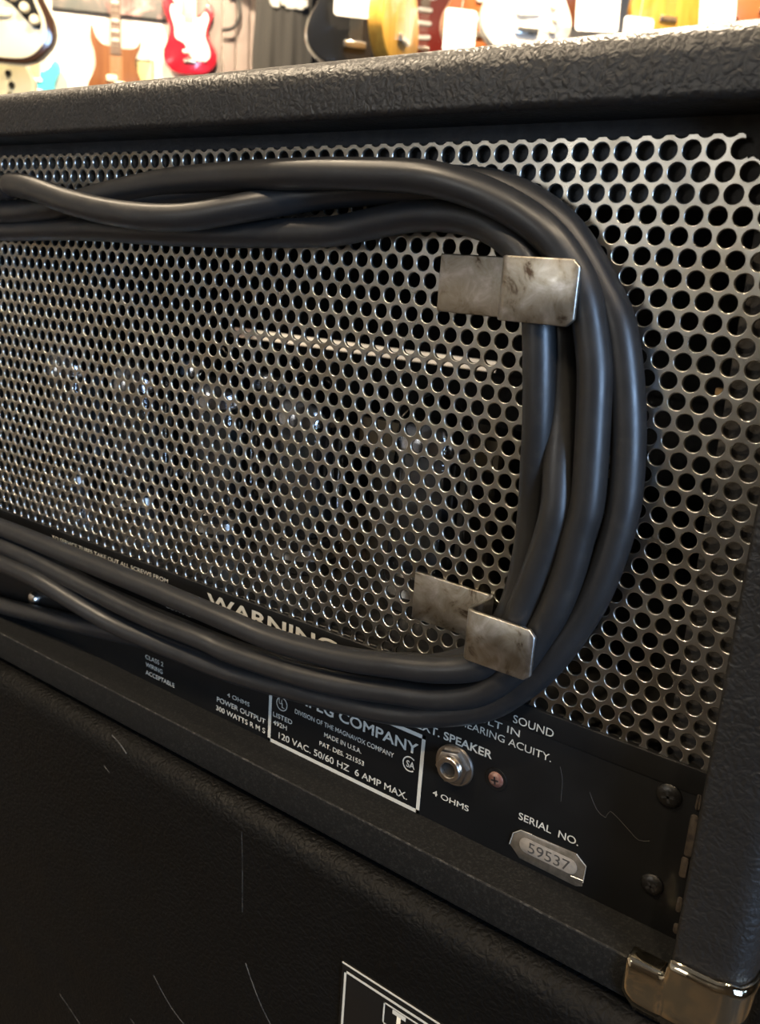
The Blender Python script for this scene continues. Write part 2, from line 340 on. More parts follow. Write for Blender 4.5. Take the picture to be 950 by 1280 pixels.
for pl in me.polygons:
    ny = sum(me.vertices[i].co.y for i in pl.vertices) / len(pl.vertices) - OFF[1] / 1000
    if 1e-6 < ny < 0.0005: pl.material_index = 1
me.update()
grille = link('perforated_grille', me, amp); grille['label'] = 'steel sheet punched all over with round holes'
# rear panel with print
PY = -1.0
panel = part('rear_panel', MB().box((XL, PY, ZB - 0.5), (XI - 0.5, 1.4, -189.8)), PANEL, bevel=0.4)
panel['label'] = 'black enamelled strip printed with white specifications'
part('panel_flange', MB().box((XL, PY - 0.35, -199.0), (XI - 1.5, PY + 0.2, -189.9)), PANEL, panel, bevel=0.2)
TY = PY - 0.06
def words(s, x, z, h, w, bold=0.012, m=WHITE, y=TY): return lettering(s, x, z, h, w, y, m, panel, OFF, bold)
TF = TY - 0.36
words('TO SERVICE TUBES TAKE OUT ALL SCREWS FROM', -317, -195.9, 2.2, 97, 0.018, y=TF)
words('OUT AND', -222, -209.3, 2.2, 19, 0.02)
words('WARNING:', -192, -199.6, 6.6, 84, 0.03, y=TF)
words('SOUND', -27.2, -198.2, 3.2, 16.5, 0.006, y=TF)
words('RESULT IN', -51, -203.4, 2.9, 27, 0.004)
words('HEARING ACUITY.', -49.5, -208.2, 3.0, 39, 0.004)
words('CLASS 2', -238, -242.4, 2.4, 14, 0.006); words('WIRING', -237.8, -246.7, 2.4, 13.3, 0.02); words('ACCEPTABLE', -237.8, -251.2, 2.4, 22.5, 0.014)
words('4 OHMS', -177.5, -242.3, 2.2, 15, 0.004); words('POWER OUTPUT', -184.5, -247.4, 2.6, 32.5, 0.02); words('300 WATTS R M S', -185, -252.2, 2.6, 33, 0.02)
words('LISTED', -147.3, -241.3, 2.3, 11.8, 0.016); words('492H', -147.2, -245.4, 2.3, 8.6, 0.016)
words('AMPEG COMPANY', -139, -228.9, 4.9, 71.6, 0.022)
words('DIVISION OF THE MAGNAVOX COMPANY', -134.2, -234.9, 2.2, 55.2, 0.016)
words('MADE IN U.S.A.', -116.6, -239.8, 2.2, 20.8, 0.016)
words('PAT. DES. 221553', -119, -245.0, 2.2, 25, 0.016)
words('120 VAC. 50/60 HZ  6 AMP MAX.', -143.4, -251.2, 3.2, 72.6, 0.014)
words('EXT. SPEAKER', -69, -216.9, 3.4, 34.8, 0.022)
words('4 OHMS', -58.8, -243.4, 2.5, 17, 0.012)
words('SERIAL  NO.', -20.4, -236.6, 3.0, 24.4, 0.012)
BX0, BX1, BZ0, BZ1, BW = -150.2, -64.4, -255.0, -219.0, 1.7
part('printed_frame', MB().box((BX0, TY, BZ0), (BX0 + BW, TY + 0.05, BZ1)).box((BX1 - BW, TY, BZ0), (BX1, TY + 0.05, BZ1)).box((BX0, TY, BZ0), (BX1, TY + 0.05, BZ0 + BW)).box((BX0, TY, BZ1 - BW), (BX1, TY + 0.05, BZ1)), WHITE, panel)
def ringmark(cx, cz, r, w, gap=None):
    n = 28; vs = []; fs = []
    a0, a1 = gap or (0, 360)
    for i in range(n + 1):
        t = R(a0 + (a1 - a0) * i / n)
        for rr in (r, r - w): vs.append((cx + rr * math.cos(t), TY, cz + rr * math.sin(t)))
    for i in range(n): fs.append((2 * i, 2 * i + 1, 2 * i + 3, 2 * i + 2))
    part('approval_mark', MB().add(vs, fs), WHITE, panel)
ringmark(-142.2, -233.4, 3.4, 0.45); words('U', -144.1, -233.6, 2.4, 1.9, 0.01); words('L', -142.2, -235.2, 2.4, 1.6, 0.01)
ringmark(-71.0, -234.4, 3.5, 0.55, (50, 310)); words('SA', -72.6, -236.0, 3.0, 4.2, 0.03)
# jack, screws, serial plate
def hexagon(cx, cz, r, a=0): return [(cx + r * math.cos(R(a + 60 * i)), cz + r * math.sin(R(a + 60 * i))) for i in range(6)]
jx, jz = -50.0, -226.0
jack = part('output_jack', MB().lathe([(8.7, 0.2), (8.7, -0.5), (8.2, -0.9), (6.8, -0.9)], (jx, PY, jz), 'y', 36), NICKEL)
part('hex_nut', MB().prism(hexagon(jx, jz, 7.5, 12), PY - 3.2, PY - 0.8, 0.7), NICKEL, jack)
part('barrel', MB().add(*(lambda m: (m.v, m.f))(MB().lathe([(5.3, -2.6), (5.3, -4.8), (4.9, -5.2), (3.5, -5.2), (3.1, -4.9), (3.1, 4.0)], (jx, PY, jz), 'y', 28))), NICKEL, jack)
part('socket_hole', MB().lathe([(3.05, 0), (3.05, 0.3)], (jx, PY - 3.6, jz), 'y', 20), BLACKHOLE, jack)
def screw(x, z, r, m, name='screw', dome=1.6, rot=20, recess=True):
    s = part(name, MB().lathe([(r * 1.02, 0.1), (r, -0.35 * dome), (r * 0.8, -0.8 * dome), (r * 0.45, -dome), (r * 0.1, -dome * 1.04)], (x, PY, z), 'y', 24), m)
    if recess:
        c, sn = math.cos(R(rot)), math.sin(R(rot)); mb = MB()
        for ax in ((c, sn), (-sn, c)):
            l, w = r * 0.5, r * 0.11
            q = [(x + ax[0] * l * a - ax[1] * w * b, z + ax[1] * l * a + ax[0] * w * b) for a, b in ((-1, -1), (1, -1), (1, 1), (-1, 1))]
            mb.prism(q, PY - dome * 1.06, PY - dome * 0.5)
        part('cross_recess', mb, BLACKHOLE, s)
    return s
screw(32.5, -202.8, 4.3, DARKSTEEL, rot=15); screw(32.0, -238.2, 4.0, DARKSTEEL, rot=40)
s = screw(-31.4, -224.3, 3.2, REDRUST, dome=1.3, rot=10)
part('washer', MB().lathe([(4.6, 0.1), (4.5, -0.35), (3.0, -0.35)], (-31.4, PY, -224.3), 'y', 28), PANEL, s)
nt = part('hex_nut', MB().prism(hexagon(-318.5, -221.5, 6.2, 20), PY - 4.5, PY, 1.0), DARKSTEEL)
part('bolt_end', MB().lathe([(3, 0), (3, -3.0), (2.3, -3.6)], (-318.5, PY - 4, -221.5), 'y', 16), DARKSTEEL, nt)
screw(-336.5, -237.0, 4.2, NICKEL, 'screw', 3.2, 30, False)
sp = part('serial_plate', MB().prism([(-22.6, -248.5), (-21.6, -243.2), (-18.6, -240.6), (4.0, -239.8), (8.2, -243), (7.8, -251.8), (5.5, -253.0), (-18.0, -252.6)][::-1], PY - 0.35, PY + 0.1, 0.2), TAPE)
sp['label'] = 'yellowed tape over a small serial number slip'
part('paper_slip', MB().prism(rrect(-18.6, -249.0, 5.0, -242.8, 2.9), PY - 0.5, PY, 0.05), PAPER, sp)
lettering('59537', -14.8, -248.2, 4.4, 17.0, PY - 0.56, INK, sp, OFF, 0.0, 'serial_number')
mb = MB()
for q in ([(-22.6, -248.5), (-21.6, -243.2), (-18.6, -240.6), (-14, -240.3)], [(4.0, -239.8), (8.2, -243), (7.9, -250)], [(7.9, -249.2), (3, -249.6)]):
    mb.tube([(x, PY - 0.4, z) for x, z in q], 0.22, 6)
part('foil_edge', mb, SILVERINK, sp)
mb = MB()
for x0, x1, z0, z1 in ((40.4, 42.9, -222, -206), (40.0, 42.4, -230.5, -222.6), (41.0, 42.8, -244, -238), (41.4, 43.6, -252.5, -248.5), (41.2, 42.8, -204, -198)):
    mb.prism(rrect(x0, z0, x1, z1, 0.9, 2), PY - 0.5, PY + 0.1, 0.2)
part('worn_edge', mb, RUST, panel)
def scratch(pts, y, r, parent, m=SCUFF): return part('scratch', MB().tube([(q.x, y, q.z) for q in spline([(a, y, b) for a, b in pts], 1.5)], r, 5), m, parent)
pz = lambda L, y: [(at_y(u, v, y).x, at_y(u, v, y).z) for u, v in L]
SCR2 = mat('faint panel scratch', (0.05, 0.047, 0.04), 0.6)
scratch(pz([(700, 958), (703, 975), (701, 1002)], PY), PY - 0.02, 0.09, panel, SCR2)
scratch(pz([(737, 990), (746, 1012), (757, 1022), (763, 1014), (783, 1034), (798, 1050), (812, 1051)], PY), PY - 0.02, 0.09, panel, SCR2)
# cord hooks: a Z of zinc-plated strip, tab against the grille, plate standing off
def hook(sx, zt, zb, dz, name='cord_hook'):
    X = lambda x: x if sx > 0 else -470 - x
    t = 1.8; H = zb - zt
    # the strip's midline from above, with bent corners
    path = [(-75.5, -1.0)] + [(-43.2 + 2.4 * math.sin(R(a)), -3.4 + 2.4 * math.cos(R(a))) for a in (0, 30, 60, 90)] + [(-38.4 - 2.4 * math.cos(R(a)), -16.8 - 2.4 * math.sin(R(a))) for a in (0, 30, 60, 90)] + [(-16.6, -19.2), (-14.2, -19.2)]
    n = len(path); vs = []; fs = []
    def nrm(i):
        a, b = Vector(path[max(i - 1, 0)]), Vector(path[min(i + 1, n - 1)]); d = (b - a).normalized(); return Vector((-d.y, d.x))
    rows = []
    for i, q in enumerate(path):
        nn = nrm(i) * (t / 2); f = (q[0] + 75.5) / 61.3
        ch = 2.2 if i == n - 1 else 0.0
        for z in (zt + dz * f - ch, zb + dz * f * 0.2 + ch):
            for sg in (1, -1): vs.append((X(q[0] + nn.x * sg), q[1] + nn.y * sg, z))
    for i in range(n - 1):
        a, b = 4 * i, 4 * i + 4
        fs += [(a, b, b + 1, a + 1), (a + 2, a + 3, b + 3, b + 2), (a, a + 2, b + 2, b), (a + 1, b + 1, b + 3, a + 3)]
    fs += [(0, 1, 3, 2), (4 * n - 4, 4 * n - 2, 4 * n - 1, 4 * n - 3)]
    # clipped outer corners
    o = part(name, MB().add(vs, fs), ZINC, bevel=0.45, bseg=2, smooth=50)
    return o
hook(1, -32.6, -52.6, 0.0); hook(1, -151.4, -170.7, -0.8)
hook(-1, -32.6, -52.6, 0.0); hook(-1, -151.4, -170.7, 0.0)
# chrome corner at the foot of the right board
def corner_piece():
    y0 = YF - 1.2; r = 10.0; xo = XO + 1.0; mb = MB()
    path = [(33.4, y0), (35, y0), (37.5, y0), (40.5, y0), (43.5, y0), (45.8, y0 + 0.25), (46.6, y0 + 0.3), (47.6, y0), (54, y0)] + [(xo - r + r * math.cos(R(a)), y0 + r + r * math.sin(R(a))) for a in range(-90, 1, 10)] + [(xo, 10), (xo, 22)]
    n = len(path); rows = 7; vs = []; fs = []
    for i, (x, y) in enumerate(path):
        if x < 45.9: top = ZB + 0.3
        elif x < 47: top = -247
        else: top = -246.0 + 0.5 * math.sin(x * 0.9)
        if y > 5: top = -246 - (y - 5) * 0.9
        bot = ZBO - 1.0
        if x < 34: bot = -268.5
        elif x < 36: bot = -270.5
        for j in range(rows):
            t = j / (rows - 1); z = top + (bot - top) * t
            e = 0.0
            if j == rows - 1: e = 1.4                   # turned under at the foot
            bul = 0.0
            if i < n - 3 and y < 0: bul = -0.9 * math.sin(math.pi * t) * (1.0 if x < 46 else 0.5) - 0.5 * math.sin((x - 33) * 0.55) * t * (1 - t) * 2
            if j == rows - 2: e = 0.15
            vs.append((x, y + e + bul if i < n - 3 else y, z))
    for i in range(n - 1):
        for j in range(rows - 1): a = i * rows + j; fs.append((a, a + 1, a + 1 + rows, a + rows))
    mb.add(vs, fs)
    # flange over the lip
    fx = [33.4, 35, 37.5, 40.5, 43.5, 45.8]; vs = []; fs = []
    for x in fx:
        dip = 1.4 * max(0, 1 - ((x - 40.5) / 4.0) ** 2)
        for y, z in ((y0 + (0.25 if x > 45 else 0), ZB + 0.3), (y0 + 0.4, ZB + 0.9), (y0 + 1.6, ZB + 1.2), (y0 + 4.0 - dip, ZB + 1.0 - dip), (y0 + 6.5, ZB + 0.7)): vs.append((x, y, z))
    for i in range(len(fx) - 1):
        for j in range(4): a = i * 5 + j; fs.append((a, a + 1, a + 6, a + 5))
    mb.add(vs, fs)
    o = part('chrome_corner', mb, CHROME, smooth=60)
    bm = bmesh.new(); bm.from_mesh(o.data); bmesh.ops.remove_doubles(bm, verts=bm.verts, dist=0.0004); bmesh.ops.recalc_face_normals(bm, faces=bm.faces); bm.to_mesh(o.data); bm.free()
    sm = o.modifiers.new('t', 'SOLIDIFY'); sm.thickness = 0.0009; sm.offset = 0
    return o
cc_ = corner_piece(); cc_['label'] = 'shiny chrome corner protector'
for x in (-500, 30):
    for y in (10, 280): part('rubber_foot', MB().lathe([(14, -2.95), (15, 0.2)], (x, y, ZBO), 'z', 20), BLACKHOLE)
# ================================================================== THE SPEAKER CABINET
CBT = -275.0; CY = -28.0
cab = empty('speaker_cabinet', (-0.235, 0.17, 0), 0, 'tall black vinyl speaker cabinet underneath the amplifier head', 'speaker cabinet')
COFF = (235.0, -170.0, 1000 * Z0)
def cpart(name, mb, m, parent=cab, **k): return build(name, mb, m, parent, k=0.001, off=COFF, **k)
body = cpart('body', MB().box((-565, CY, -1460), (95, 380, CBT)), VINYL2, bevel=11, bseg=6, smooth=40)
for x in (-500, 30):
    for y in (30, 320): cpart('caster', MB().lathe([(24, -11), (26, -8), (26, 8), (24, 11)], (x, y, -1469), 'x', 20), BLACKHOLE)
bx, bz = -78.0, -317.3
badge = cpart('badge', MB().box((bx, CY - 1.0, bz - 62), (bx + 112, CY + 0.5, bz)), PANEL, bevel=0.3)
badge['label'] = 'black metal badge with white double outline'
def cframe(x0, z0, x1, z1, w, yy): return MB().box((x0, yy, z0), (x0 + w, yy + 0.06, z1)).box((x1 - w, yy, z0), (x1, yy + 0.06, z1)).box((x0, yy, z0), (x1, yy + 0.06, z0 + w)).box((x0, yy, z1 - w), (x1, yy + 0.06, z1))
cpart('bright_edge', MB().box((bx, CY - 1.15, bz - 0.7), (bx + 112, CY - 0.95, bz + 0.05)), WHITE, badge)
cpart('printed_frame', cframe(bx + 1.4, bz - 60, bx + 110.6, bz - 3.4, 1.1, CY - 1.06), WHITE, badge)
cpart('printed_frame', cframe(bx + 22, bz - 17, bx + 90, bz - 6.4, 0.7, CY - 1.06), WHITE, badge)
def clet(s, x, z, h, w, bold): return lettering(s, x, z, h, w, CY - 1.08, WHITE, badge, COFF, bold)
clet('T', bx + 26.5, bz - 15.6, 8.0, 6.5, 0.06)
def cscr(px, r=0.16):
    L = pz(px, CY); cpart('scratch', MB().tube([tuple(q) for q in spline([(a, CY - 0.02, b) for a, b in L], 2)], r, 5), SCUFF, body)
cscr([(140, 919), (150, 930), (158, 942)], 0.28); cscr([(307, 1204), (316, 1230), (327, 1258), (338, 1280)], 0.22); cscr([(192, 1219), (203, 1240), (216, 1262), (230, 1280)], 0.16)
cscr([(75, 1243), (88, 1262), (100, 1280)], 0.14); cscr([(302, 1040), (303, 1080), (303, 1140)], 0.10); cscr([(163, 1273), (168, 1280)], 0.18); cscr([(130, 957), (137, 966)], 0.2)
# ================================================================== THE POWER CORD
S1 = [(0,287,-7),(55,286,-7),(123,286,-7),(191,290,-7),(267,292,-7),(322,292,-7),(377,291,-7),(418,289,-7),(459,281,-7),(516,270,-8),(569,270,-9),(609,281,-10),(637,299,-11),(658,323,-11.8),(670,365,-12),(674,405,-12),(675,463,-12),(674,526,-11),(671,579,-9),(668,632,-6.5),(661,690,-6),(648,745,-6),(628,787,-6),(600,818,-6),(548,833,-6),(495,831,-6),(441,838,-5.2),(387,836,-5.2),(334,826,-5.2),(280,808,-5.2),(190,770,-5.2),(126,741,-5.2),(63,707,-5.2),(0,678,-5.2)]
S2 = [(0,235,-16),(16,231,-17),(41,236,-19),(82,251,-21),(123,262,-22),(164,269,-22),(205,272,-21),(246,270,-19),(308,259,-15),(349,252,-11),(390,245,-7),(432,240,-6),(473,237,-6),(520,239,-6),(570,248,-6),(610,263,-6),(645,287,-6),(675,322,-6),(695,362,-6),(705,405,-6),(706,463,-6),(704,526,-7),(700,579,-10),(697,632,-12),(686,675,-12.3),(670,720,-12.3),(655,757,-12.2),(636,800,-12),(602,831,-13),(548,837,-15),(495,832,-16),(441,825,-16),(387,813,-16),(334,797,-16),(280,774,-16),(190,736,-15),(126,710,-14),(63,684,-14),(0,659,-14)]
S3 = [(0,265,-11),(55,261,-11),(96,253,-10),(137,242,-9),(178,233,-9),(219,226,-10),(295,220,-13),(349,218,-16),(404,217,-17),(459,218,-17),(510,220,-17),(552,226,-17),(605,243,-16),(652,268,-15),(688,297,-14),(714,332,-12.6),(730,366,-12.2),(738,405,-12),(744,463,-12),(742,526,-12),(739,579,-12),(734,632,-12),(722,675,-12),(712,712,-12),(695,757,-12),(672,797,-11.5),(645,835,-11),(602,864,-11),(548,871,-12),(495,865,-13),(441,858,-14),(387,847,-15),(334,831,-15),(280,812,-15),(253,799,-15),(190,774,-15),(142,751,-15),(95,727,-15),(47,702,-15),(0,681,-15)]
S4 = [(0,278,-5.6),(55,272,-5.6),(137,257,-5.6),(240,240,-5.6),(349,229,-5.6),(440,226,-6),(510,226,-6),(560,227,-6),(617,234,-6.5),(663,253,-6.5),(703,283,-6.5),(732,322,-6.5),(754,362,-6.5),(773,405,-6.5),(782,463,-6.5),(786,526,-6.5),(785,579,-6.5),(780,632,-6.5),(769,675,-6.5),(755,716,-6.5),(736,757,-6.5),(708,800,-6.8),(676,838,-7),(640,866,-7.5),(602,885,-8),(530,893,-9),(477,888,-10),(423,876,-10),(387,867,-10),(334,853,-10),(280,837,-10.5),(237,820,-11),(190,801,-12),(142,780,-14),(95,753,-17),(47,724,-19),(0,703,-19)]
S5 = [(250,806,-3),(200,802,-4.5),(160,794,-5.7),(110,783,-6.2),(60,771,-6.5),(0,756,-6.5)]
tr = lambda L: [Vector((*at_y(u, v, y), 5.65 if v < 480 else 5.0 + 0.6 * max(0.0, min(1.0, (u - 480) / 160)))) for u, v, y in L]
def left_turn(a, b, k):                                # from a lower left end round the far hooks to an upper left end
    x = -458 - 5 * k; y = (a.y + b.y) / 2
    return [Vector((-410, a.y, a.z - 2, 5.0)), Vector((-440, y, a.z + 8, 5.0)), Vector((x - 4, y, a.z + 38, 5.0)), Vector((x - 9, y, -112, 5.0)), Vector((x - 4, y, b.z - 38, 5.0)), Vector((-440, y, b.z - 8, 5.0)), Vector((-410, b.y, b.z, 5.0))]
strands = [tr(S5), tr(S1), tr(S2), tr(S3), tr(S4)]
path = strands[0][:]
for k in range(1, 5): path += left_turn(path[-1], strands[k][0], k) + strands[k]
path += [path[-1] + Vector((-40, 0, 0, 0)), path[-1] + Vector((-70, -2, 14, 0))]
cp = spline([tuple(q) for q in path], 3.0)
cord = build('power_cord', MB().tube([q[:3] for q in cp], [q[3] for q in cp], 14), RUBBER, None, k=0.001, off=(235, 6, 200), smooth=80)
cord.location = (-0.235, -0.006, Z0 - 0.2)
tag(cord, 'thick black rubber power cord coiled in loops over the metal hooks', 'power cord')
# ================================================================== LAMPS OVERHEAD
LAMPM = mat('lamp glow', (1.0, 0.83, 0.6), 0.5, emit=6.0); HOUS = mat('black lamp housing', (0.03, 0.03, 0.03), 0.4)
for i, l in enumerate(LAMPS):
    loc = room(l[0], l[1], CEIL - 0.22); aim = lamp_aim(l)
    la = empty('ceiling_spotlight', room(l[0], l[1], CEIL), 0, 'black ceiling spotlight with a warm glowing lens', 'spotlight', 'ceiling spotlights over the sales floor')
    build('stem', MB().lathe([(0.04, 0), (0.04, -0.02), (0.012, -0.025), (0.012, -0.16)], (0, 0, 0), 'z', 14), HOUS, la)
    q = (aim - loc).to_track_quat('-Z', 'Y').to_euler()
    h = build('housing', MB().lathe([(0.03, 0.10), (0.07, 0.07), (0.085, -0.05), (0.08, -0.05), (0.06, 0.05)], (0, 0, 0), 'z', 20), HOUS, la)
    h.location = (0, 0, -0.22); h.rotation_euler = q
    g = build('lens', MB().lathe([(0.078, -0.03), (0.07, -0.036)], (0, 0, 0), 'z', 20), LAMPM, h)
    area('spot_glow', loc + (aim - loc).normalized() * 0.07, aim, 0.14, l[2], (1.0, 0.80, 0.56), spread=R(120))
# ================================================================== GUITARS AND THE SHOP BEHIND
STRAT = [(0,0),(.09,.008),(.15,.06),(.158,.12),(.128,.185),(.112,.235),(.128,.285),(.15,.335),(.14,.385),(.118,.39),(.095,.355),(.06,.325),(.03,.318),(-.03,.325),(-.06,.35),(-.082,.40),(-.112,.445),(-.14,.435),(-.15,.375),(-.128,.305),(-.115,.25),(-.13,.19),(-.158,.125),(-.15,.06),(-.09,.008)]
HORN = [(0,0),(.09,.01),(.145,.06),(.155,.12),(.125,.18),(.108,.23),(.108,.28),(.125,.315),(.135,.36),(.12,.335),(.09,.318),(.03,.315),(-.03,.32),(-.08,.335),(-.11,.37),(-.13,.425),(-.14,.40),(-.138,.345),(-.118,.28),(-.115,.22),(-.13,.17),(-.158,.11),(-.145,.05),(-.09,.008)]
SINGLE = [(0,0),(.10,.008),(.165,.06),(.172,.13),(.138,.20),(.115,.25),(.125,.30),(.14,.345),(.12,.375),(.085,.36),(.06,.33),(.03,.325),(-.03,.36),(-.07,.40),(-.12,.39),(-.145,.34),(-.135,.29),(-.118,.245),(-.138,.20),(-.172,.13),(-.165,.06),(-.10,.008)]
GUARD = [(.02,.09),(.08,.075),(.118,.10),(.115,.15),(.095,.20),(.098,.25),(.118,.31),(.10,.345),(.07,.315),(.03,.312),(-.03,.318),(-.06,.34),(-.09,.38),(-.105,.34),(-.085,.26),(-.08,.20),(-.03,.17),(-.01,.12)]
def outline(pts, step=0.012, mir=False, sc=1.0): return [(q.x * (-1 if mir else 1) * sc, q.z * sc) for q in spline([(a, 0, b) for a, b in pts], step, True)]
FRETW = mat('fret wire', (0.7, 0.68, 0.6), 0.3, 1.0)
CREAM = mat('cream plastic', (0.8, 0.74, 0.55), 0.35); WHITEP = mat('white plastic', (0.85, 0.84, 0.8), 0.3); BLACKP = mat('black plastic gloss', (0.012, 0.012, 0.012), 0.25)
MAPLE = mat('maple neck', (0.62, 0.42, 0.2), 0.4, wood=((0.7, 0.5, 0.26), 30)); ROSE = mat('rosewood', (0.10, 0.055, 0.035), 0.5, wood=((0.15, 0.085, 0.05), 40))
PEARL = mat('pearl inlay', (0.75, 0.73, 0.65), 0.3); GOLDISH = mat('bridge chrome', (0.7, 0.68, 0.62), 0.2, 1.0)
def guitar(name, loc, label, shape, bm_, guard=None, neck=MAPLE, board=None, cat='guitar', group=None, mir=False, rz=0.0, sc=1.0, parts=('pickups', 'knobs', 'bridge'), pick=WHITEP, knob=WHITEP, guardshape=GUARD, tilt=0.0, necklen=0.66, inlay=False):
    g = empty(name, loc, WA + rz, label, cat, group); g.rotation_euler[1] = tilt
    T = 0.044
    B = lambda n, mb, m, par=g, **k: build(n, mb, m, par, k=sc, **k)
    body = B('body', MB().prism(outline(shape, mir=mir), -T, 0, 0.009), bm_)
    s = -1 if mir else 1
    if guard: B('pickguard', MB().prism(outline(guardshape, mir=mir), -T - 0.003, -T + 0.002, 0.001), guard)
    if 'block' in parts: B('centre_block', MB().box((-.035, -T - .002, .0), (.035, -T + .004, .31)), mat('pale centre wood', (0.27, 0.12, 0.045), 0.4, wood=((0.32, 0.15, 0.06), 25)))
    if 'pickups' in parts:
        for z, tl in ((.13, .10), (.20, 0), (.265, 0)):
            B('pickup', MB().prism([(x * math.cos(tl) - zz * math.sin(tl), z + x * math.sin(tl) + zz * math.cos(tl)) for x, zz in rrect(-.042, -.01, .042, .01, .009)], -T - .011, -T, .002), pick)
    if 'basspick' in parts:
        for x, z in ((-.022, .155), (.022, .125)): B('pickup', MB().prism(rrect(x - .03, z - .016, x + .03, z + .016, .009), -T - .012, -T, .002), pick)
        B('pickup', MB().prism(rrect(-.045, .055, .045, .08, .006), -T - .012, -T, .002), pick)
    if 'bridge' in parts:
        br = B('bridge', MB().box((-.04, -T - .010, .062), (.04, -T, .085)), GOLDISH, bevel=.002)
        for i in range(6): B('saddle', MB().box((-.032 + i * .0115, -T - .016, .066), (-.024 + i * .0115, -T - .009, .08)), GOLDISH, br)
    if 'knobs' in parts:
        for x, z in ((.085, .155), (.095, .118), (.088, .082)): B('knob', MB().lathe([(.012, 0), (.012, -.004), (.009, -.012), (.008, -.013)], (x * s, -T - .002, z), 'y', 18), knob)
    n0 = .30
    nk = B('neck', MB().prism([(-.028, n0), (.028, n0), (.022, n0 + necklen), (-.022, n0 + necklen)], -T - .006, -T + .016, .003), neck)
    fb = B('fingerboard', MB().prism([(-.0285, n0 - .02), (.0285, n0 - .02), (.0222, n0 + necklen), (-.0222, n0 + necklen)], -T - .011, -T - .006), board or neck)
    for i in range(21):
        z = n0 + necklen - necklen * 1.0 * (1 - 2 ** (-i / 12)) * 1.42
        if z > n0 - .01:
            B('fret', MB().box((-.026, -T - .0122, z - .001), (.026, -T - .0105, z + .001)), FRETW, fb)
            if inlay and i in (3, 5, 7, 9, 12, 15, 17, 19): B('inlay', MB().box((-.02, -T - .0114, z + .004), (.02, -T - .0106, z + .016)), PEARL, fb)
    z1 = n0 + necklen
    hd = B('headstock', MB().prism(outline([(-.022, z1), (.022, z1), (.034, z1 + .05), (.038, z1 + .13), (.02, z1 + .185), (-.03, z1 + .175), (-.045, z1 + .13), (-.036, z1 + .06)], .02), -T + .0, -T + .014, .003), neck)
    for i in range(6): B('tuner', MB().lathe([(.006, 0), (.006, -.02)], (-.03, -T, z1 + .045 + i * .022), 'y', 10), GOLDISH, hd)
    for i in range(6): B('string', MB().box((-.020 + i * .008 - .0004, -T - .0155, .08), (-.020 + i * .008 + .0004, -T - .0147, z1 + .03)), FRETW, g)
    return g
RAIL_N, WALL_N = 3.3, 6.4
RAIL_Z = 3.32
railo = room_obj('display_rail', MB().tube([(-4.4, RAIL_N + .05, RAIL_Z), (3.6, RAIL_N + .05, RAIL_Z)], .02, 12), HOUS)
tag(railo, 'black steel rail hung from the ceiling, carrying guitars', 'display rail')
for w in (-4.0, -1.4, 1.0, 3.4): build('drop_rod', MB().tube([(w, RAIL_N + .05, RAIL_Z), (w, RAIL_N + .05, CEIL)], .01, 8), HOUS, railo)
def hung(u, v, n): return at_n(u, v, n)
SUN = mat('dark sunburst lacquer', (0.05, 0.025, 0.015), 0.2, coat=0.8)
BLUE = mat('pale blue lacquer', (0.08, 0.5, 0.6), 0.25, coat=0.6)
NAT = mat('natural mahogany', (0.15, 0.05, 0.012), 0.35, wood=((0.2, 0.075, 0.02), 25), coat=0.4)
RED = mat('red lacquer', (0.36, 0.008, 0.022), 0.25, coat=0.8)
BLKL = mat('black lacquer', (0.012, 0.013, 0.015), 0.18, coat=0.8)
YEL = mat('amber flamed maple', (0.55, 0.27, 0.035), 0.3, wood=((0.7, 0.4, 0.07), 35), coat=0.6)
WHTL = mat('white lacquer', (0.85, 0.83, 0.76), 0.25, coat=0.7)
BRNL = mat('brown lacquer', (0.16, 0.055, 0.025), 0.25, coat=0.6)
ORG = mat('orange brown lacquer', (0.5, 0.16, 0.05), 0.3, coat=0.6)
CRML = mat('cream lacquer', (0.85, 0.78, 0.5), 0.3, coat=0.6)
HG = 'guitars hanging from the display rail'; WG = 'guitars hung on the far wall'
CTRL = [(-.03,.18),(0,.175),(.045,.155),(.075,.125),(.105,.10),(.12,.098),(.122,.125),(.10,.18),(.082,.225),(.06,.29),(-.03,.30)]
g = guitar('electric_guitar', hung(4, 81, RAIL_N), 'dark sunburst electric guitar with a cream pickguard, black control plate and cream knobs', STRAT, SUN, CREAM, group=HG, sc=1.08, parts=('pickups',), pick=CREAM,
           guardshape=[(0,.012),(.08,.02),(.128,.065),(.134,.12),(.108,.185),(.094,.235),(.105,.285),(.125,.33),(.09,.33),(.03,.312),(-.03,.32),(-.09,.37),(-.12,.36),(-.10,.28),(-.10,.22),(-.125,.13),(-.12,.06),(-.07,.015)])
build('control_plate', MB().prism(outline(CTRL), -.0495, -.046, .0005), BLACKP, g, k=1.08)
for x, z in ((.047, .177), (.078, .15), (.105, .12)): build('knob', MB().lathe([(.0145, 0), (.0145, -.008), (.011, -.016)], (x, -.0495, z), 'y', 18), CREAM, g, k=1.08)
guitar('electric_guitar', hung(-14, 150, RAIL_N + .35), 'cream electric guitar with a dark neck, half hidden under the sunburst one', SINGLE, CRML, None, ROSE, group=HG, parts=('bridge', 'knobs'), knob=BLACKP, necklen=.5)
guitar('electric_guitar', hung(48, 158, WALL_N - .06), 'pale blue electric guitar low on the far wall beside the poster', STRAT, BLUE, None, group=WG, sc=1.0)
guitar('bass_guitar', hung(147, 137, WALL_N - .06), 'natural wood bass guitar with pointed horns and yellowish pickups', HORN, NAT, None, ROSE, group=WG, parts=('basspick', 'block'), pick=CREAM, necklen=.8, inlay=True, sc=1.12)
guitar('electric_guitar', hung(239, 95, WALL_N - .06), 'red electric guitar with a white pickguard and maple neck', STRAT, RED, WHITEP, MAPLE, group=WG, sc=1.05, tilt=R(-3))
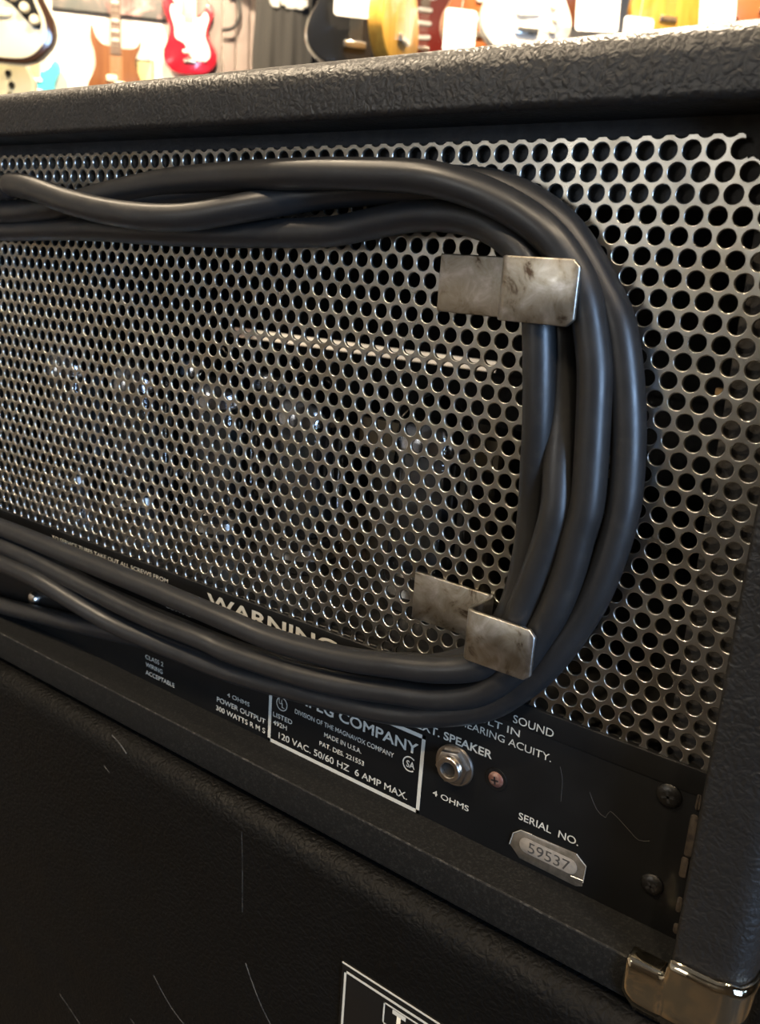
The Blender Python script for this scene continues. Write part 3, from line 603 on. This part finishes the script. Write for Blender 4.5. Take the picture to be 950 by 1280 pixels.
guitar('electric_guitar', hung(440, 88, RAIL_N), 'black single cutaway electric guitar with a chrome pickup', SINGLE, BLKL, None, ROSE, group=HG, parts=('bridge',), sc=.95)
guitar('electric_guitar', hung(482, 84, RAIL_N - .42), 'amber flamed guitar hanging turned almost edge-on', SINGLE, YEL, None, MAPLE, group=HG, parts=('bridge',), rz=R(62), sc=1.0)
guitar('electric_guitar', hung(650, 72, RAIL_N - .05), 'glossy white electric guitar with a white pickguard and black control cavity', STRAT, WHTL, WHITEP, group=HG, knob=CREAM, parts=('pickups', 'knobs', 'bridge'), sc=1.0)
guitar('electric_guitar', hung(598, 72, RAIL_N + .3), 'orange brown guitar half hidden behind a large price tag', SINGLE, ORG, None, ROSE, group=HG, sc=.92)
guitar('electric_guitar', hung(722, 38, RAIL_N + .2), 'dark brown guitar between the white guitar and a price tag', SINGLE, BRNL, None, ROSE, group=HG, sc=.8)
guitar('electric_guitar', hung(826, 50, RAIL_N), 'amber flamed single cutaway guitar facing the aisle', SINGLE, YEL, None, MAPLE, group=HG, parts=('bridge',), sc=.80)
guitar('electric_guitar', hung(878, 52, RAIL_N + .25), 'black guitar hanging close behind the amber one', SINGLE, BLKL, None, ROSE, group=HG, parts=('bridge',), sc=.7)
guitar('electric_guitar', hung(948, 42, RAIL_N), 'orange brown guitar at the end of the display rail', STRAT, ORG, None, ROSE, group=HG, parts=('bridge',), sc=.85)
guitar('electric_guitar', hung(524, 82, RAIL_N + .9), 'dark red guitar far behind between the amber one and a tag', STRAT, mat('dark red lacquer', (0.22, 0.02, 0.015), 0.3, coat=0.6), None, ROSE, group='guitars deep in the rack', parts=('bridge', 'pickups'), sc=.8)
# price tags: stiff white cards on a string
CARD = mat('white card', (0.88, 0.87, 0.84), 0.6); STRING = mat('cotton string', (0.6, 0.56, 0.48), 0.8)
def price_tag(u0, v0, u1, v1, n, label, tilt=0.0):
    a, b = at_n(u0, v0, n), at_n(u1, v1, n); w = (b - a).dot(RW); h = a.z - b.z
    c = (a + b) / 2
    t = empty('price_tag', Vector((c.x, c.y, min(a.z, b.z))), WA, label, 'price tag', 'white price tags hanging on the guitars'); t.rotation_euler[1] = tilt
    build('card', MB().prism(rrect(-w / 2, 0, w / 2, h, .012), -.0012, .0012), CARD, t)
    build('string', MB().tube([(0, 0, h - .012), (.004, 0, h + .05), (-.004, .02, h + .12)], .0012, 6), STRING, t)
TN = RAIL_N - .19
price_tag(557, 9, 592, 70, TN, 'large upright white price tag in front of the orange brown guitar')
price_tag(726, -30, 772, 43, TN, 'large white price tag in front of the dark brown guitar', R(-3))
price_tag(781, 19, 813, 60, TN, 'small white price tag with rounded corners beside the amber flamed guitar')
price_tag(884, -40, 918, 38, TN, 'long narrow white price tag between the black and orange brown guitars', R(-6))
price_tag(419, -25, 462, 24, TN, 'white price tag hanging on the black single cutaway guitar')
price_tag(498, 60, 512, 90, TN + .3, 'tiny white price tag beside the turned amber guitar')
# small cream amp and shelf clutter between the tags
sh = empty('wall_shelf', at_n(536, 92, RAIL_N + 1.2), WA, 'dark wooden shelf high between the hanging guitars', 'shelf')
build('board', MB().box((-.22, -.12, -.03), (.22, .12, 0)), ROSE, sh, bevel=.003)
for x in (-.2, .2): build('upright', MB().box((x - .015, .09, -.01), (x + .015, .12, CEIL - sh.location.z)), HOUS, sh)
sa = empty('practice_amplifier', at_n(536, 92, RAIL_N + 1.2), WA, 'tiny cream practice amplifier standing on the wooden shelf', 'amplifier')
build('body', MB().box((-.085, -.05, 0), (.085, .05, .15)), CRML, sa, bevel=.008)
build('speaker_cloth', MB().box((-.07, -.053, .015), (.07, -.05, .10)), mat('tan speaker cloth', (0.5, 0.42, 0.28), 0.9), sa)
build('handle', MB().tube([(-.05, 0, .148), (-.045, 0, .175), (.045, 0, .175), (.05, 0, .148)], .008, 8), BLACKP, sa)
for i in range(3): build('knob', MB().lathe([(.01, 0), (.009, -.012)], (-.04 + i * .04, -.05, .125), 'y', 12), BLACKP, sa)
# poster, yellow print, panelling, shirts on the far wall
def flat(name, u0, v0, u1, v1, th, m, label, cat, n=WALL_N):
    a, b = at_n(u0, v0, n), at_n(u1, v1, n); w = (b - a).dot(RW); h = a.z - b.z
    o = build(name, MB().box((0, -th, 0), (w, 0, h)), m, None, bevel=.002); o.location = (a.x, a.y, b.z); o.rotation_euler = (0, 0, WA)
    return tag(o, label, cat), w, h
POST = mat('poster print', (0.1, 0.105, 0.1), 0.5, stain=[(0.40, (0.09, 0.10, 0.095)), (0.52, (0.14, 0.13, 0.12)), (0.58, (0.42, 0.24, 0.22)), (0.68, (0.7, 0.55, 0.5))], stain_scale=4.0)
po, w, h = flat('poster', 63, -60, 208, 27, .012, POST, 'wide dark grey poster with pinkish patches above the natural bass', 'poster')
build('lower_edge', MB().box((0, -.016, -.006), (w, 0, .008)), BLACKP, po)
pr_, w, h = flat('framed_print', 172, 76, 191, 118, .01, mat('yellow print', (0.75, 0.68, 0.3), 0.6, var=(9, (0.3, 0.32, 0.2), 0.55, 0.7)), 'small yellow print on the wall beside the natural bass', 'print')
build('frame', MB().box((-.006, -.014, 0), (0, 0, h)).box((w, -.014, 0), (w + .006, 0, h)).box((-.006, -.014, h), (w + .006, 0, h + .006)), BLACKP, pr_)
a, b = at_n(244, 60, WALL_N - .03), at_n(328, 60, WALL_N - .03); w = (b - a).dot(RW)
pn = empty('trim_1', (a.x, a.y, 0), WA); struct(pn, 'mauve grey vertical board panelling on the far wall')
PLK = mat('mauve grey painted board', (0.19, 0.15, 0.135), 0.6, var=(3, (0.23, 0.18, 0.16), 0.4, 0.6))
nb = 5
for i in range(nb):
    o = build('plank', MB().box((w * i / nb + .003, -.02 - .006 * (i % 2), 0), (w * (i + 1) / nb - .003, .03, CEIL - .01)), PLK, pn, bevel=.004)
hk = at_n(296, 40, WALL_N - .06)
ho = empty('wall_hook', hk, WA, 'dark curved hook on the mauve panelling', 'hook')
build('hook_arm', MB().tube([tuple(q) for q in spline([(-.02, -.01, .24), (.01, -.03, .16), (.015, -.05, .08), (-.02, -.06, .01), (-.09, -.05, -.01)], .02)], .012, 8), HOUS, ho)
build('back_plate', MB().box((-.05, -.012, .18), (.01, .02, .27)), HOUS, ho, bevel=.003)
# hanging black shirts
SHIRT = mat('black cotton', (0.035, 0.034, 0.032), 0.9, bump=(200, 0.3, 0.002), sheen=0.1)
PRINT = mat('pale shirt print', (0.5, 0.5, 0.47), 0.8)
def shirt(u, vtop, width, length, label, pr=True, n=WALL_N - .25):
    c = at_n(u, vtop, n); t = empty('black_shirt', Vector((c.x, c.y, c.z - length)), WA, label, 'shirt', 'black shirts hanging on the far wall')
    nx, nz = 26, 20; vs = []; fs = []
    def shape(i, j):
        s = i / nx * 2 - 1; z = length * (1 - j / nz)
        hw = width / 2 * (1.0 + .04 * math.sin(j * .5))
        fold = .012 * math.sin(s * 9 + j * .15) * (j / nz) + .006 * math.sin(s * 17)
        return s * hw, fold, z - (.05 * s * s if j == 0 else 0)
    for side, yy in ((0, -.045), (1, .02)):
        for j in range(nz + 1):
            for i in range(nx + 1):
                x, f, z = shape(i, j); e = 1 - (i / nx * 2 - 1) ** 4
                vs.append((x, f + yy * e, z))
    st = (nx + 1) * (nz + 1)
    for sd in (0, 1):
        for j in range(nz):
            for i in range(nx): a = sd * st + j * (nx + 1) + i; fs.append((a, a + 1, a + nx + 2, a + nx + 1))
    build('shirt_body', MB().add(vs, fs), SHIRT, t, smooth=80)
    for s in (-1, 1):
        build('sleeve', MB().tube([(s * width * .42, 0, length - .09), (s * width * .56, -.01, length - .17), (s * width * .62, -.01, length - .27)], [.075, .08, .085], 12), SHIRT, t, smooth=80)
    build('collar', MB().tube([(.09 * math.cos(R(a)), .03 * math.sin(R(a)) - .01, length + .0 - .02 * abs(math.sin(R(a)))) for a in range(0, 361, 20)], .009, 6), SHIRT, t)
    hg = build('hanger', MB().tube([(-width * .4, 0, length - .05), (0, 0, length + .03), (width * .4, 0, length - .05)], .006, 6).tube([(0, 0, length + .03), (0, .0, length + .09), (.0, .06, length + .12), (.0, .24, length + .12)], .004, 6), HOUS, t)
    if pr:
        mb = MB(); rn = random.Random(3)
        for i in range(16):
            x = -width * .36 + width * .72 * rn.random(); z = length * .52 + (.05 * rn.random()); mb.prism(rrect(x - .022, z - .02, x + .022, z + .025 * rn.random() + .005, .004, 2), -.062 - .003 * rn.random(), -.040)
        build('chest_print', mb, PRINT, t)
shirt(358, -95, .36, .95, 'black shirt with a pale chest print hanging beside the mauve panelling')
shirt(392, -60, .2, .82, 'narrow plain black shirt hanging behind the printed one', False, WALL_N - .1)
